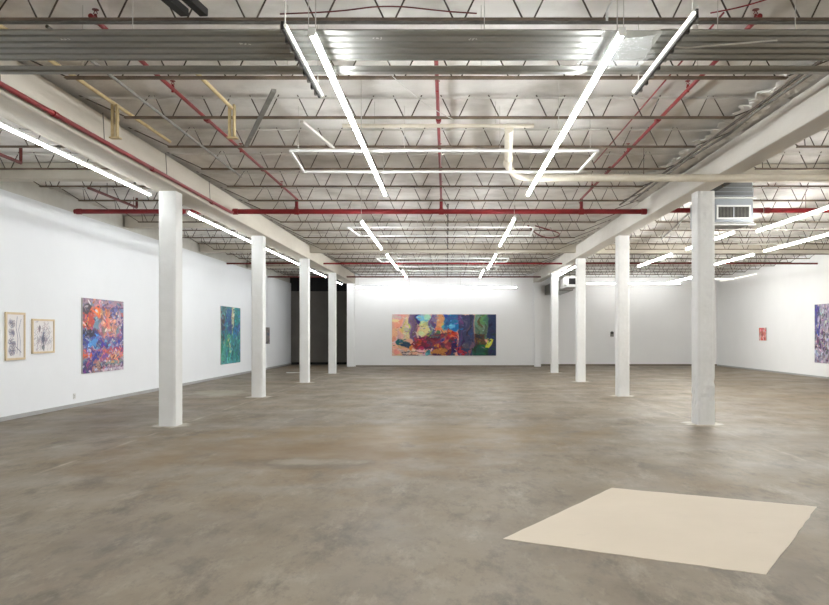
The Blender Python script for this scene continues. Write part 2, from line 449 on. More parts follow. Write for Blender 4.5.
YM, ZM = 16.5, 4.075
def pipe(name, pts, r, m, label, cat='pipe', group=None, n=14):
    root = empty(name, pts[0], label, cat, group)
    MB().tube(pts, r, n).build('pipe_run', m, root)
    return root
p = pipe('sprinkler_main', [(-4.42,YM,ZM),(4.12,YM,ZM)], .052, M['red'], 'thick red sprinkler main crossing the central bay between the long beams', group='red sprinkler mains')
couplings(p, [(-4.36,YM,ZM),(-3.1,YM,ZM),(-0.12,YM,ZM),(2.77,YM,ZM),(4.06,YM,ZM)], 'x', .064, M['red'])
hangers(p, [(-2.0,YM,ZM+.05),(1.4,YM,ZM+.05)], 4.2, M['darkred'])
for x in (-3.1, -0.12, 2.77):
    MB().tube([(x,YM,ZM+.04),(x,YM,4.34)], .036, 10).build('riser', M['red'], p)
p = pipe('sprinkler_main', [(XL+.05,YM+.35,4.13),(-4.98,YM+.35,4.13)], .05, M['red'], 'thick red sprinkler main running from the left wall to the left beam', group='red sprinkler mains')
hangers(p, [(-6.6,YM+.35,4.15)], 4.44, M['darkred']); couplings(p, [(-7.75,YM+.35,4.13),(-5.6,YM+.35,4.13)], 'x', .062, M['red'])
p = pipe('sprinkler_main', [(4.56,YM,4.10),(XR,YM,4.10)], .05, M['red'], 'thick red sprinkler main over the right aisle behind the vented duct', group='red sprinkler mains')
hangers(p, [(7.4,YM,4.12),(10.5,YM,4.12)], 4.44, M['darkred']); couplings(p, [(6.6,YM,4.10),(8.8,YM,4.10)], 'x', .062, M['red'])
for (a, b, y, z, nm, mt) in ((-4.4,4.1,28.5,4.06,'slim red pipe crossing the central bay behind the pale cross beam','red'),
                         (XL+.05,-4.9,28.5,4.06,'slim red pipe crossing the left aisle beyond the third column','darkred'),
                         (4.5,XR,28.5,4.06,'slim red pipe crossing the right aisle beyond the third column','darkred'),
                         (-4.4,4.1,35.0,4.05,'slim dull red pipe crossing just in front of the back wall','darkred'),
                         (XL+.05,-4.9,35.0,4.05,'slim dull red pipe in front of the dark doorway','darkred')):
    p = pipe('sprinkler_pipe', [(a,y,z),(b,y,z)], .032, M[mt], nm, group='slim red cross pipes', n=10)
    hangers(p, [(a+(b-a)*.25,y,z),(a+(b-a)*.75,y,z)], 4.44, M['black'])
# branch lines inside the joist depth, running away from the camera
for (x, x2, y0, lab) in ((-3.12,-3.1,7.0,'red sprinkler branch pipe running deep through the joists at left'),
                     (-0.11,-0.12,7.9,'red sprinkler branch pipe running deep above the middle of the room'),
                     (2.74,2.77,7.0,'red sprinkler branch pipe running deep through the joists at right')):
    p = pipe('sprinkler_branch', [(x,y0,4.335),(x2,YM-.04,4.335)], .022, M['red'], lab, group='red branch lines')
    for y in (7.1, 9.1, 12.1, 15.1):
        if y > y0: sprinkler(p, x, y, 4.30, M['red'] if y > 8 else M['darkred'])
    couplings(p, [(x,y,4.335) for y in (10.4,13.5)], 'y', .036, M['red'])
p = pipe('red_conduit', [(2.42,7.0,4.36),(2.42,13.2,4.36)], .009, M['red'], 'thin red conduit beside the right sprinkler branch pipe', 'conduit')
p = pipe('conduit', [(0.02,16.8,4.27),(0.02,37.8,4.27)], .018, M['web'], 'thin dark conduit running to the back wall beyond the red main', 'conduit')
# pipe slung along the left beam
p = pipe('sprinkler_pipe', [(-4.42,5.0,4.02),(-4.40,16.3,4.03),(-4.40,16.42,4.05)], .028, M['red'], 'slim red pipe slung along the inner face of the left beam')
for y in (7.9, 10.3, 12.6, 14.9):
    MB().tube([(-4.41,y,4.02),(-4.43,y,4.40)], .006, 6).build('hanger_rod', M['grey'], p)
couplings(p, [(-4.41,y,4.02) for y in (9.0,12.0,15.0)], 'y', .036, M['red'])
p = pipe('sprinkler_pipe', [(-6.5,8.6,4.16),(-6.5,12.2,4.16),(-6.5,12.2,4.42)], .026, M['darkred'], 'short dull red pipe end over the left aisle near the camera')
hangers(p, [(-6.5,10.0,4.16)], 4.44, M['black'])
p = pipe('sprinkler_pipe', [(-6.5,14.5,4.2),(-6.5,16.76,4.2),(-6.5,16.76,4.40)], .026, M['darkred'], 'short dull red pipe running into the left aisle main')
hangers(p, [(-6.5,15.3,4.2)], 4.44, M['black'])

# ------------------------------------------------------------------ cream pipes and conduits
def arc(c, r, a0, a1, u, v, k=7):
    c, u, v = Vector(c), Vector(u), Vector(v)
    return [c + r*(u*math.cos(a0+(a1-a0)*i/k) + v*math.sin(a0+(a1-a0)*i/k)) for i in range(k+1)]
YP, ZP = 12.2, 3.93
pts = [(.775,10.0,4.12),(.90,11.75,4.12)]
pts += [(.905,11.95,4.09),(.95,12.08,4.03),(1.03,12.16,3.975),(1.15,12.2,3.94),(1.3,YP,ZP)]
p = pipe('drain_pipe', pts + [(1.6,YP,ZP),(XR,YP,ZP)], .056, M['cream'], 'thick cream drain pipe bending down and running right under the beam', n=16)
MB().tube([(1.48,YP,ZP),(1.70,YP,ZP)], .068, 16).build('coupling', M['cream'], p)
MB().tube([(.90,11.7,4.12),(.905,11.95,4.09)], .066, 16).build('elbow_collar', M['cream'], p)
hangers(p, [(3.0,YP,ZP+.05),(6.1,YP,ZP+.05),(9.2,YP,ZP+.05)], 4.42, M['web'])
p = pipe('cream_conduit', [(-1.30,9.95,4.14),(1.08,9.95,4.14)], .024, M['cream'], 'cream pipe lying level under a joist beside the drain pipe bend', 'conduit')
hangers(p, [(-.9,9.95,4.15),(.6,9.95,4.15)], 4.44, M['wire'], .004)
p = pipe('cream_conduit', [(-4.05,6.8,4.34),(-4.02,11.6,4.34)], .022, M['tan'], 'yellowed pipe running deep along the top of the left beam', 'conduit')
p = pipe('cream_conduit', [(-2.62,8.3,4.28),(-2.60,9.66,4.28)], .022, M['tan'], 'short yellowed pipe between two joists left of the light rows', 'conduit')
p = pipe('grey_conduit', [(-3.40,6.8,4.165),(-3.42,13.3,4.165)], .016, M['grey'], 'grey conduit strapped under the joists left of the red branch', 'conduit')
p = pipe('dark_conduit', [(3.58,7.2,4.165),(3.50,16.2,4.165)], .016, M['web'], 'dark conduit strapped under the joists beside the right beam', 'conduit')
p = pipe('dark_conduit', [(3.78,8.2,4.25),(3.72,9.6,4.23),(3.75,10.6,4.21),(3.7,12.2,4.24),(3.72,16.2,4.22)], .018, M['grey'], 'bent grey conduit along the joist ends at the right beam', 'conduit')
p = pipe('grey_conduit', [(-4.4,6.72,4.165),(4.1,6.72,4.165)], .014, M['grey'], 'grey conduit running along the joist before the steel decking', 'conduit')
p = pipe('dark_conduit', [(5.4,9.7,4.15),(7.0,13.2,4.15)], .02, M['web'], 'dark conduit slanting under the right aisle joists', 'conduit')
p = pipe('grey_conduit', [(5.2,17.0,4.165),(5.9,22.0,4.165)], .02, M['grey'], 'grey conduit running deep beyond the vented duct', 'conduit')
hangers(p, [(5.5,19.1,4.16)], 4.44, M['black'])
for (x0,x1,y,lab) in ((8.0,9.75,22.0,'pale conduit between the right aisle light rows'),(6.6,9.9,18.9,'pale conduit crossing under the nearer right aisle light row')):
    pipe('pale_conduit', [(x0,y,4.02),(x1,y,4.02),(x1,y,4.19)], .02, M['conduit'], lab, 'conduit')
# flat struts
def strut(name, a, b, w, h, m, lab, cat='strut'):
    return tag(MB().bar(a, b, w, h).build(name, m), lab, cat)
strut('steel_strut', (-1.86,8.6,4.17), (-2.80,11.15,4.17), .05, .03, M['grey'], 'grey steel strut slanting under the joists left of the lit row')
strut('steel_strut', (-1.79,9.85,4.165), (-1.60,11.25,4.165), .045, .03, M['conduit'], 'pale short strut under the joists near the hanging frame')
strut('dark_channel', (-2.40,5.2,4.22), (-2.18,6.65,4.22), .07, .06, M['black'], 'dark steel channel at the top edge, left of its twin', 'channel')
strut('dark_channel', (-2.22,5.2,4.22), (-2.02,6.65,4.22), .07, .06, M['black'], 'dark steel channel at the top edge, right of its twin', 'channel')
for (x, lab) in ((-4.03,'yellowed timber hanger beside the left beam'),(-2.61,'yellowed timber hanger under the short yellow pipe')):
    t = empty('timber_hanger', (x,9.7,3.92), lab, 'hanger', 'timber hangers')
    for s in (-1,1): MB().box(x+s*.028-.012, x+s*.028+.012, 9.68, 9.74, 3.93, 4.33).build('strip', M['tan'], t)
    MB().box(x-.055, x+.07, 9.66, 9.75, 3.92, 3.935).build('foot_plate', M['tan'], t)

# ------------------------------------------------------------------ hanging white conduit frames
def frame(x0, x1, y0, y1, xa, xb, lab):
    z = 3.85
    t = empty('conduit_loop', ((x0+x1)/2, (y0+y1)/2, z), lab, 'conduit loop', 'hanging conduit loops')
    MB().bar((x0,y0,z),(x1,y0,z),.03,.03).build('front_rail', M['whitemet'], t)
    MB().bar((xa,y1,z),(xb,y1,z),.03,.03).build('rear_rail', M['whitemet'], t)
    MB().bar((x0,y0,z),(xa,y1,z),.03,.03).build('end_rail', M['whitemet'], t)
    MB().bar((x1,y0,z),(xb,y1,z),.03,.03).build('end_rail', M['whitemet'], t)
    for x in (x0+.1, (x0+x1)/2-.5, (x0+x1)/2+.7, x1-.1):
        MB().tube([(x,y0,z),(x,y0+.02,4.42)], .004, 5).build('hanger_rod', M['wire'], t)
    return t
frame(-1.97, 1.90, 10.05, 11.35, -2.03, 1.87, 'white conduit loop hanging nearest the camera')
frame(-2.15, 1.88, 17.25, 18.75, -2.05, 1.95, 'white conduit loop hanging just behind the red main')
frame(-2.15, 1.88, 24.3, 25.5, -2.1, 1.9, 'white conduit loop hanging before the pale cross beam')
frame(-1.7, 1.75, 27.2, 29.2, -1.75, 1.75, 'white conduit loop hanging farthest back')

# ------------------------------------------------------------------ linear lamps
def lamp(p0, p1, lab, group, m='lamp', hang=True, r=.022, hw=.034, ztop=4.42, name='linear_light', drop=None):
    a, b = Vector(p0), Vector(p1); mid = (a+b)/2
    t = empty(name, mid, lab, 'light', group)
    d = (b-a).normalized()
    MB().tube([a+d*.02, b-d*.02], r, 10).build('tube_lamp', M[m], t, label='glowing white tube' if m != 'tube_off' else None)
    up = Vector((0,0,r+.012))
    if hw > .05:      # lid plus a beam-side lip added to keep tube light off the beam
        MB().prism([(a.x-.02,a.z+r+.004),(a.x+.034,a.z+r+.004),(a.x+.034,a.z+.002),(a.x+.038,a.z+.002),(a.x+.038,a.z+r+.01),(a.x-.02,a.z+r+.01)], 'y', a.y, b.y).build('housing', M['whitemet'], t)
    else:
        MB().bar(a+up, b+up, hw, .022).build('housing', M['whitemet'], t)
    for q, s in ((a,-1),(b,1)):
        MB().bar(q+Vector((0,0,.006)), q+d*s*.025+Vector((0,0,.006)), .05, .055).build('end_cap', M['whitemet'], t)
    if not hang:
        for i in range(3):
            q = a + (b-a)*(.1+.4*i)
            MB().box(q.x-.012, q.x+.012, q.y-.02, q.y+.02, q.z+r, max(ztop, q.z+r+.02)).build('mount_clip', M['grey'], t)
    if hang:
        L_ = (b-a).length; k = max(2, int(L_/2.4)+1)
        for i in range(k):
            q = a + (b-a)*((i+.05)/(k-.85))
            MB().tube([q+up, (q.x, q.y, ztop)], .004, 5).build('hanger_wire', M['wire'], t)
    return t
ZL = 3.70
C = 'pendant light rows over the central bay'
lamp((-.965,5.72,ZL), (-.955,12.35,ZL), 'long bright tube light, nearest of the left central row', C)
lamp((-1.64,15.2,ZL), (-1.66,20.2,ZL), 'bright tube light of the left central row, second from the camera', C)
lamp((-1.63,21.5,ZL), (-1.64,26.7,ZL), 'bright tube light of the left central row, third from the camera', C)
lamp((-1.52,27.0,ZL), (-1.55,30.7,ZL), 'bright tube light of the left central row, farthest from the camera', C)
lamp((1.25,5.72,ZL), (1.25,12.35,ZL), 'long bright tube light, nearest of the right central row', C)
lamp((1.26,14.8,ZL), (1.29,19.5,ZL), 'bright tube light of the right central row, second from the camera', C)
lamp((1.33,21.5,ZL), (1.35,26.3,ZL), 'bright tube light of the right central row, third from the camera', C)
lamp((1.23,26.6,ZL), (1.25,30.5,ZL), 'bright tube light of the right central row, farthest from the camera', C)
# unseen tubes added above, beside and behind the camera to light the front
lamp((-.96,-.6,ZL), (-.96,4.9,ZL), 'added unseen tube light above the camera, in line with the left central row', C, 'lamp_added')
lamp((1.25,-.6,ZL), (1.25,4.9,ZL), 'added unseen tube light above the camera, in line with the right central row', C, 'lamp_added')
lamp((-3.2,-4.0,ZL), (-3.2,1.5,ZL), 'added unseen tube light of a made-up outer row, left of the camera', C, 'lamp_added')  # this outer row is made up, added for extra light
lamp((3.4,-4.0,ZL), (3.4,1.5,ZL), 'added unseen tube light of a made-up outer row, right of the camera', C, 'lamp_added')
lamp((-.96,-6.5,ZL), (-.96,-1.0,ZL), 'added unseen tube light behind the camera, in line with the left central row', C)
lamp((1.25,-6.5,ZL), (1.25,-1.0,ZL), 'added unseen tube light behind the camera, in line with the right central row', C)
G = 'tube lights along the left beam'
for i, (y0, y1) in enumerate(((7.2,13.5),(15.5,20.5),(21.8,27.0),(29.0,33.1),(34.4,37.9))):
    lamp((-5.03+.005*i,y0,3.905), (-5.02+.005*i,y1,3.905), 'bright tube light under the outer edge of the left beam, %s from the camera' % ORD[i], G, 'lamp_l', ztop=3.99, hang=False, hw=.085)
lamp((-5.03,-3,3.905), (-5.03,3.0,3.905), 'added unseen tube light under the left beam, beside the camera', G, 'lamp_l', ztop=3.99, hang=False, hw=.085)  # unseen tube, added to brighten the front of the room
lamp((4.58,28.4,3.95), (4.58,33.4,3.95), 'bright tube light under the far end of the right beam', 'tube light of the right beam', ztop=4.02, hang=False)
G = 'wall-washing tube lights at the back'
lamp((-4.25,37.2,ZL+.02), (3.25,37.2,ZL+.02), 'long level tube light above the wide painting on the back wall', G, 'lamp_soft')
lamp((6.62,37.9,ZL+.24), (11.05,37.9,ZL+.24), 'long level tube light before the right half of the back wall', G, 'lamp_soft2')
G = 'tube light rows over the right aisle'
for (x, y0, y1, lab) in ((6.08,16.95,20.3,'tube light of the inner right aisle row, behind the nearest column'),
                   (6.08,21.6,25.4,'tube light of the inner right aisle row, farthest one'),
                   (6.5,12.9,16.75,'tube light of the inner right aisle row, below the vented duct'),
                   (8.25,17.0,20.8,'tube light of the outer right aisle row, at the right picture edge'),
                   (8.3,21.6,25.4,'tube light of the outer right aisle row, second from the camera'),
                   (9.3,28.0,33.7,'tube light of the outer right aisle row, farthest one')):
    lamp((x,y0,ZL), (x,y1,ZL), lab, G, 'lamp_r', hw=.049)
lamp((8.25,8.0,ZL), (8.25,13.0,ZL), 'added unseen tube light in line with the outer right aisle row, outside the picture', G, 'lamp_r')  # out of view, added to light the right aisle
lamp((8.25,-3.0,ZL), (8.25,3.0,ZL), 'added unseen tube light in line with the outer right aisle row, beside the camera', G, 'lamp_r')  # out of view, added for light beside the camera
lamp((13.14,33.9,4.10), (13.14,38.5,4.10), 'tube light lying on the right wall ledge', 'tube light of the right wall', 'lamp_dim', ztop=4.14, hang=False)
lamp((9.5,31.5,ZL+.02), (11.3,31.5,ZL+.02), 'dim level tube light crossing the right aisle', 'level light of the right aisle', 'lamp_dim')

# two single battens beside the long lit rows
def batten(a, b, lab, m, side):
    a, b = Vector(a), Vector(b)
    t = empty('batten_light', (a+b)/2, lab, 'light', 'single batten lights')
    s = Vector((side,0,0))
    MB().bar(a, b, .02, .06).build('housing', M['black'], t)
    MB().tube([a-s*.024, b-s*.024], .014, 10).build('tube_lamp', M[m], t)
    for k in range(9):
        q = a + (b-a)*(k+.5)/9
        MB().box(q.x+s.x*.015-.02, q.x+s.x*.015+.02, q.y-.02, q.y+.02, q.z-.03, q.z+.04).build('clip', M['black'] if k % 2 else M['grey'], t)
    for k in (.06,.94):
        q = a + (b-a)*k
        MB().tube([q, (q.x,q.y,4.42)], .005, 5).build('hanger_wire', M['wire'], t)
    return t
batten((-1.20,5.83,3.80), (-1.20,7.53,3.80), 'unlit black batten light hanging left of the long lit tube', 'tube_off', -.9)
batten((1.73,5.53,3.77), (1.73,7.33,3.77), 'pale batten light hanging right of the long lit tube', 'lamp_dim', .9)

# ------------------------------------------------------------------ ribbed steel decking under the first bay
def deck_profile(y0, n, pitch, depth, z):
    top = []; 
    for i in range(n):
        y = y0 + i*pitch
        top += [(y, z), (y+pitch*.62, z), (y+pitch*.74, z+depth), (y+pitch*.90, z+depth)]
    top.append((y0+n*pitch, z))
    return top + [(y, zz+.004) for (y, zz) in top[::-1]]
ZK = 3.87
def deck(x0, x1, lab, y0=6.12):
    t = empty('steel_decking', ((x0+x1)/2, y0+.4, ZK), lab, 'steel decking', 'ribbed steel decking')
    MB().prism(deck_profile(y0, 5, .134, .046, ZK), 'x', x0, x1).build('ribbed_sheet', M['galv'], t)
    x = x0 + .5
    k = 0
    while x < x1 - .2 and k < 4:
        MB().bar((x,6.4,ZK+.04),(x,6.4,4.44),.006,.004).build('hanger_strap', M['conduit'], t); x += (x1-x0)/4; k += 1
    return t
t1 = deck(-4.42, 1.205, 'long ribbed galvanized decking sheet left of the flat joint plate')
t2 = deck(1.665, 4.15, 'ribbed galvanized decking sheet right of the flat joint plate')
# chalk scribbles on the sheets
def scribble(parent, cx, cy, w, seed):
    rr = random.Random(seed); s = MB(); z = ZK-.0015; x = cx
    for k in range(3):
        pts = [(x+rr.uniform(0,w/4), cy+rr.uniform(-.03,.03), z) for _ in range(4)]
        for a, b in zip(pts, pts[1:]): s.bar(a, b, .006, .002)
        x += w/3
    s.build('chalk_mark', M['chalk'], parent)
for i, (px, y) in enumerate(((60,6.29),(372,6.27),(468,6.29),(240,6.39))): scribble(t1, (px-447)*y/800, y, .09, 60+i)
# flat plate with punched holes, wrapped in clear film
t = empty('joint_plate', (1.435,6.45,ZK), 'flat galvanized joint plate with white punch marks between the decking sheets', 'steel plate')
MB().box(1.21, 1.66, 6.12, 6.79, ZK, ZK+.004).build('plate', M['galv'], t)
h = MB(); rr = random.Random(5)
for i in range(6):
    for j in range(4):
        x, y = 1.345 + j*.055 + i*-.011 + rr.uniform(-.01,.01), 6.27 + i*.069
        h.box(x-.008, x+.008, y-.006, y+.006, ZK-.002, ZK)
h.build('punch_marks', M['chalk'], t)
MB().bar((1.435,6.5,ZK+.004),(1.435,6.5,4.44),.006,.004).build('hanger_strap', M['conduit'], t)
# narrow channel behind
t = empty('steel_channel', (0,7.03,ZK), 'narrow galvanized channel running behind the ribbed decking', 'steel channel')
MB().prism([(6.925,ZK+.004),(6.925,ZK),(7.03,ZK),(7.045,ZK-.012),(7.06,ZK),(7.15,ZK),(7.15,ZK+.03),(7.146,ZK+.03),(7.146,ZK+.004)], 'x', -4.42, 4.15).build('channel', M['galv'], t)
for x in (-3.2,-1.4,.3,2.2,3.5): MB().bar((x,7.03,ZK+.004),(x,7.03,4.44),.006,.004).build('hanger_strap', M['conduit'], t)
# clear plastic film hanging round the plate
fm = bpy.data.materials.new('clear_film'); fm.use_nodes = True
b_ = fm.node_tree.nodes['Principled BSDF']; b_.inputs['Base Color'].default_value = (.9,.92,.92,1); b_.inputs['Roughness'].default_value = .35
b_.inputs['Alpha'].default_value = .10; b_.inputs['Specular IOR Level'].default_value = .3
def film(x0, x1, y0, y1, seed):
    rr = random.Random(seed); nx_, ny_ = 26, 22; vs = []
    a = [rr.uniform(0,6.28) for _ in range(6)]
    for j in range(ny_):
        for i in range(nx_):
            u, v = i/(nx_-1), j/(ny_-1)
            z = ZK - .015 - .015*abs(math.sin(5*u+a[0]+3*v)) - .015*math.sin(11*u*v+a[1]) - .012*math.sin(17*v-6*u+a[2])
            x = x0+(x1-x0)*u + .05*math.sin(6*v+a[3]); y = y0+(y1-y0)*v + .04*math.sin(7*u+a[4])
            vs.append((x, y, min(z, ZK-.006)))
    fs = [(j*nx_+i, j*nx_+i+1, (j+1)*nx_+i+1, (j+1)*nx_+i) for j in range(ny_-1) for i in range(nx_-1)]
    o = MB().add(vs, fs, True).build('plastic_film', fm)
    md = o.modifiers.new('solid', 'SOLIDIFY'); md.thickness = .001
    return o
tag(film(1.10, 1.66, 6.2, 6.87, 3), 'clear crumpled plastic film hanging under the flat joint plate', 'plastic film')

# ------------------------------------------------------------------ loose wires
def wire(pts, r, m, lab):
    # smooth the path
    P = [Vector(p) for p in pts]
    for _ in range(3):
        Q = [P[0]]
        for a, b in zip(P, P[1:]): Q += [a*.75+b*.25, a*.25+b*.75]
        Q.append(P[-1]); P = Q
    return tag(MB().tube(P, r, 6).build('electric_cord', M[m]), lab, 'cable')
wire([(-1.4,6.7,4.23),(-.9,6.7,4.25),(-.5,6.68,4.3),(0,6.7,4.25),(.25,6.7,4.235)], .006, 'darkred', 'thin red cable lying along the first joist')
wire([(-.62,7.9,4.17),(-.3,8.6,4.06),(0,9.2,4.05),(.1,9.8,4.17)], .004, 'wire', 'pale wire sagging between joists right of the lit tube')
wire([(1.74,6.3,3.83),(1.85,6.28,3.79),(2.1,6.26,3.81),(2.6,6.3,3.862)], .006, 'wire', 'pale wire looping from the right batten light')
wire([(2.2,6.68,4.23),(2.45,6.66,4.27),(2.7,6.5,4.3),(2.9,6.2,4.33)], .006, 'red', 'thin red cable over the first joist at right')
wire([(1.35,6.75,4.19),(1.3,6.5,4.22),(1.42,6.3,4.28),(1.45,6.2,4.42)], .011, 'whitemet', 'white flexible cable rising past the right lit tube')
wire([(2.0,19.8,4.24),(2.3,20.3,4.05),(2.7,20.6,4.0),(2.9,20.0,4.05),(2.4,19.4,4.1),(2.2,19.9,4.24)], .018, 'darkred', 'coiled dark red cable hanging near the right beam')

# ------------------------------------------------------------------ torn insulation along the joist ends
def torn(x0, x1, y0, y1, seed, lab):
    rs_ = np.random.RandomState(seed); nu, nv = 10, 150; vs = []
    for j in range(nv):
        for i in range(nu):
            u, v = i/(nu-1), j/(nv-1)
            x = x0+(x1-x0)*u + (1-u)*rs_.uniform(-.09,.06); y = y0+(y1-y0)*v
            z = 4.43 - .10*(1-u)**1.5*abs(math.sin(v*41+seed))*rs_.uniform(.4,1) - .03*rs_.rand()
            vs.append((x, y, z))
    fs = [(j*nu+i, j*nu+i+1, (j+1)*nu+i+1, (j+1)*nu+i) for j in range(nv-1) for i in range(nu-1)]
    o = MB().add(vs, fs, False).build('torn_insulation', M['roof'])
    md = o.modifiers.new('solid', 'SOLIDIFY'); md.thickness = .012
    tag(o, lab, 'insulation')
torn(3.70, 4.13, 8.4, 16.2, 4, 'ragged torn insulation hanging along the joist ends at the right beam')

# ------------------------------------------------------------------ ventilation ducts
t = empty('vent_duct', (5.42,15.5,3.7), 'galvanized vent duct with white framed grille beside the nearest right column', 'duct', 'vent ducts')
MB().box(4.97, 5.93, 15.5, 16.35, 3.69, 4.18).build('plenum_box', M['duct'], t, bevel=.006)
MB().add([(4.97,13.9,4.19),(5.30,13.9,4.19),(5.93,15.48,4.19),(4.97,15.48,4.19),(4.97,13.9,4.40),(5.30,13.9,4.40),(5.93,15.48,4.40),(4.97,15.48,4.40)], [(0,3,2,1),(4,5,6,7),(0,1,5,4),(1,2,6,5),(2,3,7,6),(3,0,4,7)]).build('feed_duct', M['duct_top'], t, bevel=.006)
for y in (14.35, 14.8, 15.2): MB().box(4.96, 5.30+(y-13.9)*.399, y, y+.03, 4.182, 4.19).build('seam', M['duct'], t)
MB().box(4.96, 5.97, 15.40, 15.50, 4.165, 4.19).build('top_flange', M['whitemet'], t)
MB().prism([(15.36,3.66),(15.5,3.72),(15.5,3.69),(15.36,3.64)], 'x', 4.97, 5.94).build('bottom_flange', M['whitemet'], t)
gx0, gx1, gz0, gz1 = 5.22, 5.88, 3.775, 4.045
g = MB()
for a in ((gx0,gx1,gz0,gz0+.03),(gx0,gx1,gz1-.03,gz1),(gx0,gx0+.03,gz0+.03,gz1-.03),(gx1-.03,gx1,gz0+.03,gz1-.03)):
    g.box(a[0], a[1], 15.475, 15.5, a[2], a[3])
fr = g.build('grille_frame', M['whitemet'], t)
MB().box(gx0+.03, gx1-.03, 15.493, 15.4985, gz0+.03, gz1-.03).build('grille_back', M['black'], fr)
g = MB()
for k in range(22):
    x = gx0+.045 + k*(gx1-gx0-.09)/21
    g.box(x-.004, x+.004, 15.478, 15.492, gz0+.03, gz1-.03)
g.build('grille_blades', M['grey'], fr)
MB().box((gx0+gx1)/2-.012, (gx0+gx1)/2+.012, 15.476, 15.493, gz0+.03, gz1-.03).build('grille_divider', M['duct'], fr)

t = empty('vent_duct', (5.3,34,3.5), 'far galvanized duct with grille behind the third right column', 'duct', 'vent ducts')
MB().box(4.78, 5.55, 35.2, YBR, 3.46, 3.9).build('duct_run', M['galv'], t, bevel=.01)
MB().tube([(4.86,33.3,3.74),(5.02,33.3,3.74),(5.5,33.3,3.74)], [.19,.2,.2], 20).build('duct_drum', M['whitemet'], t)
MB().box(4.95, 5.5, 33.05, 35.3, 3.50, 3.94).build('duct_box', M['whitemet'], t, bevel=.02)
MB().box(5.03, 5.42, 33.03, 33.05, 3.6, 3.86).build('grille', M['black'], t)
MB().bar((5.2,34.0,3.9),(5.2,34.0,4.44),.02,.02).build('hanger_rod', M['grey'], t)

# ------------------------------------------------------------------ painted rectangle on the floor
pm = mat('cream_floor_paint', (202,189,170), 0.6, c2=(194,181,162), scale=1.2, bump=0.05)
nt = pm.node_tree; bb = nt.nodes['Principled BSDF']
src = bb.inputs['Base Color'].links[0].from_socket
nz = nt.nodes.new('ShaderNodeTexNoise'); nz.inputs['Scale'].default_value = 2.3; nz.inputs['Detail'].default_value = 9; nz.inputs['Roughness'].default_value = .7
rp = nt.nodes.new('ShaderNodeValToRGB'); rp.color_ramp.elements[0].position = .63; rp.color_ramp.elements[1].position = .82
rp.color_ramp.elements[1].color = (.5,.5,.5,1)
mx = nt.nodes.new('ShaderNodeMix'); mx.data_type = 'RGBA'
tc = nt.nodes.new('ShaderNodeTexCoord'); nt.links.new(tc.outputs['Object'], nz.inputs['Vector'])
nt.links.new(nz.outputs['Fac'], rp.inputs['Fac']); nt.links.new(rp.outputs['Color'], mx.inputs['Factor'])
nt.links.new(src, mx.inputs[6]); mx.inputs[7].default_value = lin((150,140,126)); nt.links.new(mx.outputs[2], bb.inputs['Base Color'])
q = [(.4235,6.05),(1.66,8.05),(3.315,7.17),(2.05,5.145)]
rr = random.Random(2); ring = []
for i in range(4):
    a, b = Vector(q[i]), Vector(q[(i+1)%4])
    for k in range(14):
        w = a + (b-a)*k/14
        if k: w = w + Vector((rr.uniform(-.008,.008), rr.uniform(-.008,.008)))
        ring.append(w)
nr = len(ring)
o = MB().add([(w.x,w.y,0.0) for w in ring]+[(w.x,w.y,.003) for w in ring],
             [tuple(range(nr,2*nr)), tuple(range(nr))[::-1]] + [(i,(i+1)%nr,nr+(i+1)%nr,nr+i) for i in range(nr)]).build('floor_patch', pm)
tag(o, 'cream painted rectangle lying slantwise on the bare concrete floor', 'floor patch', kind='thing')
o = MB().bar((-6.4,31.9,.012),(-5.86,31.95,.012),.06,.024).build('floor_batten', M['whitemet'])
tag(o, 'thin white batten lying on the floor before the dark doorway', 'batten')

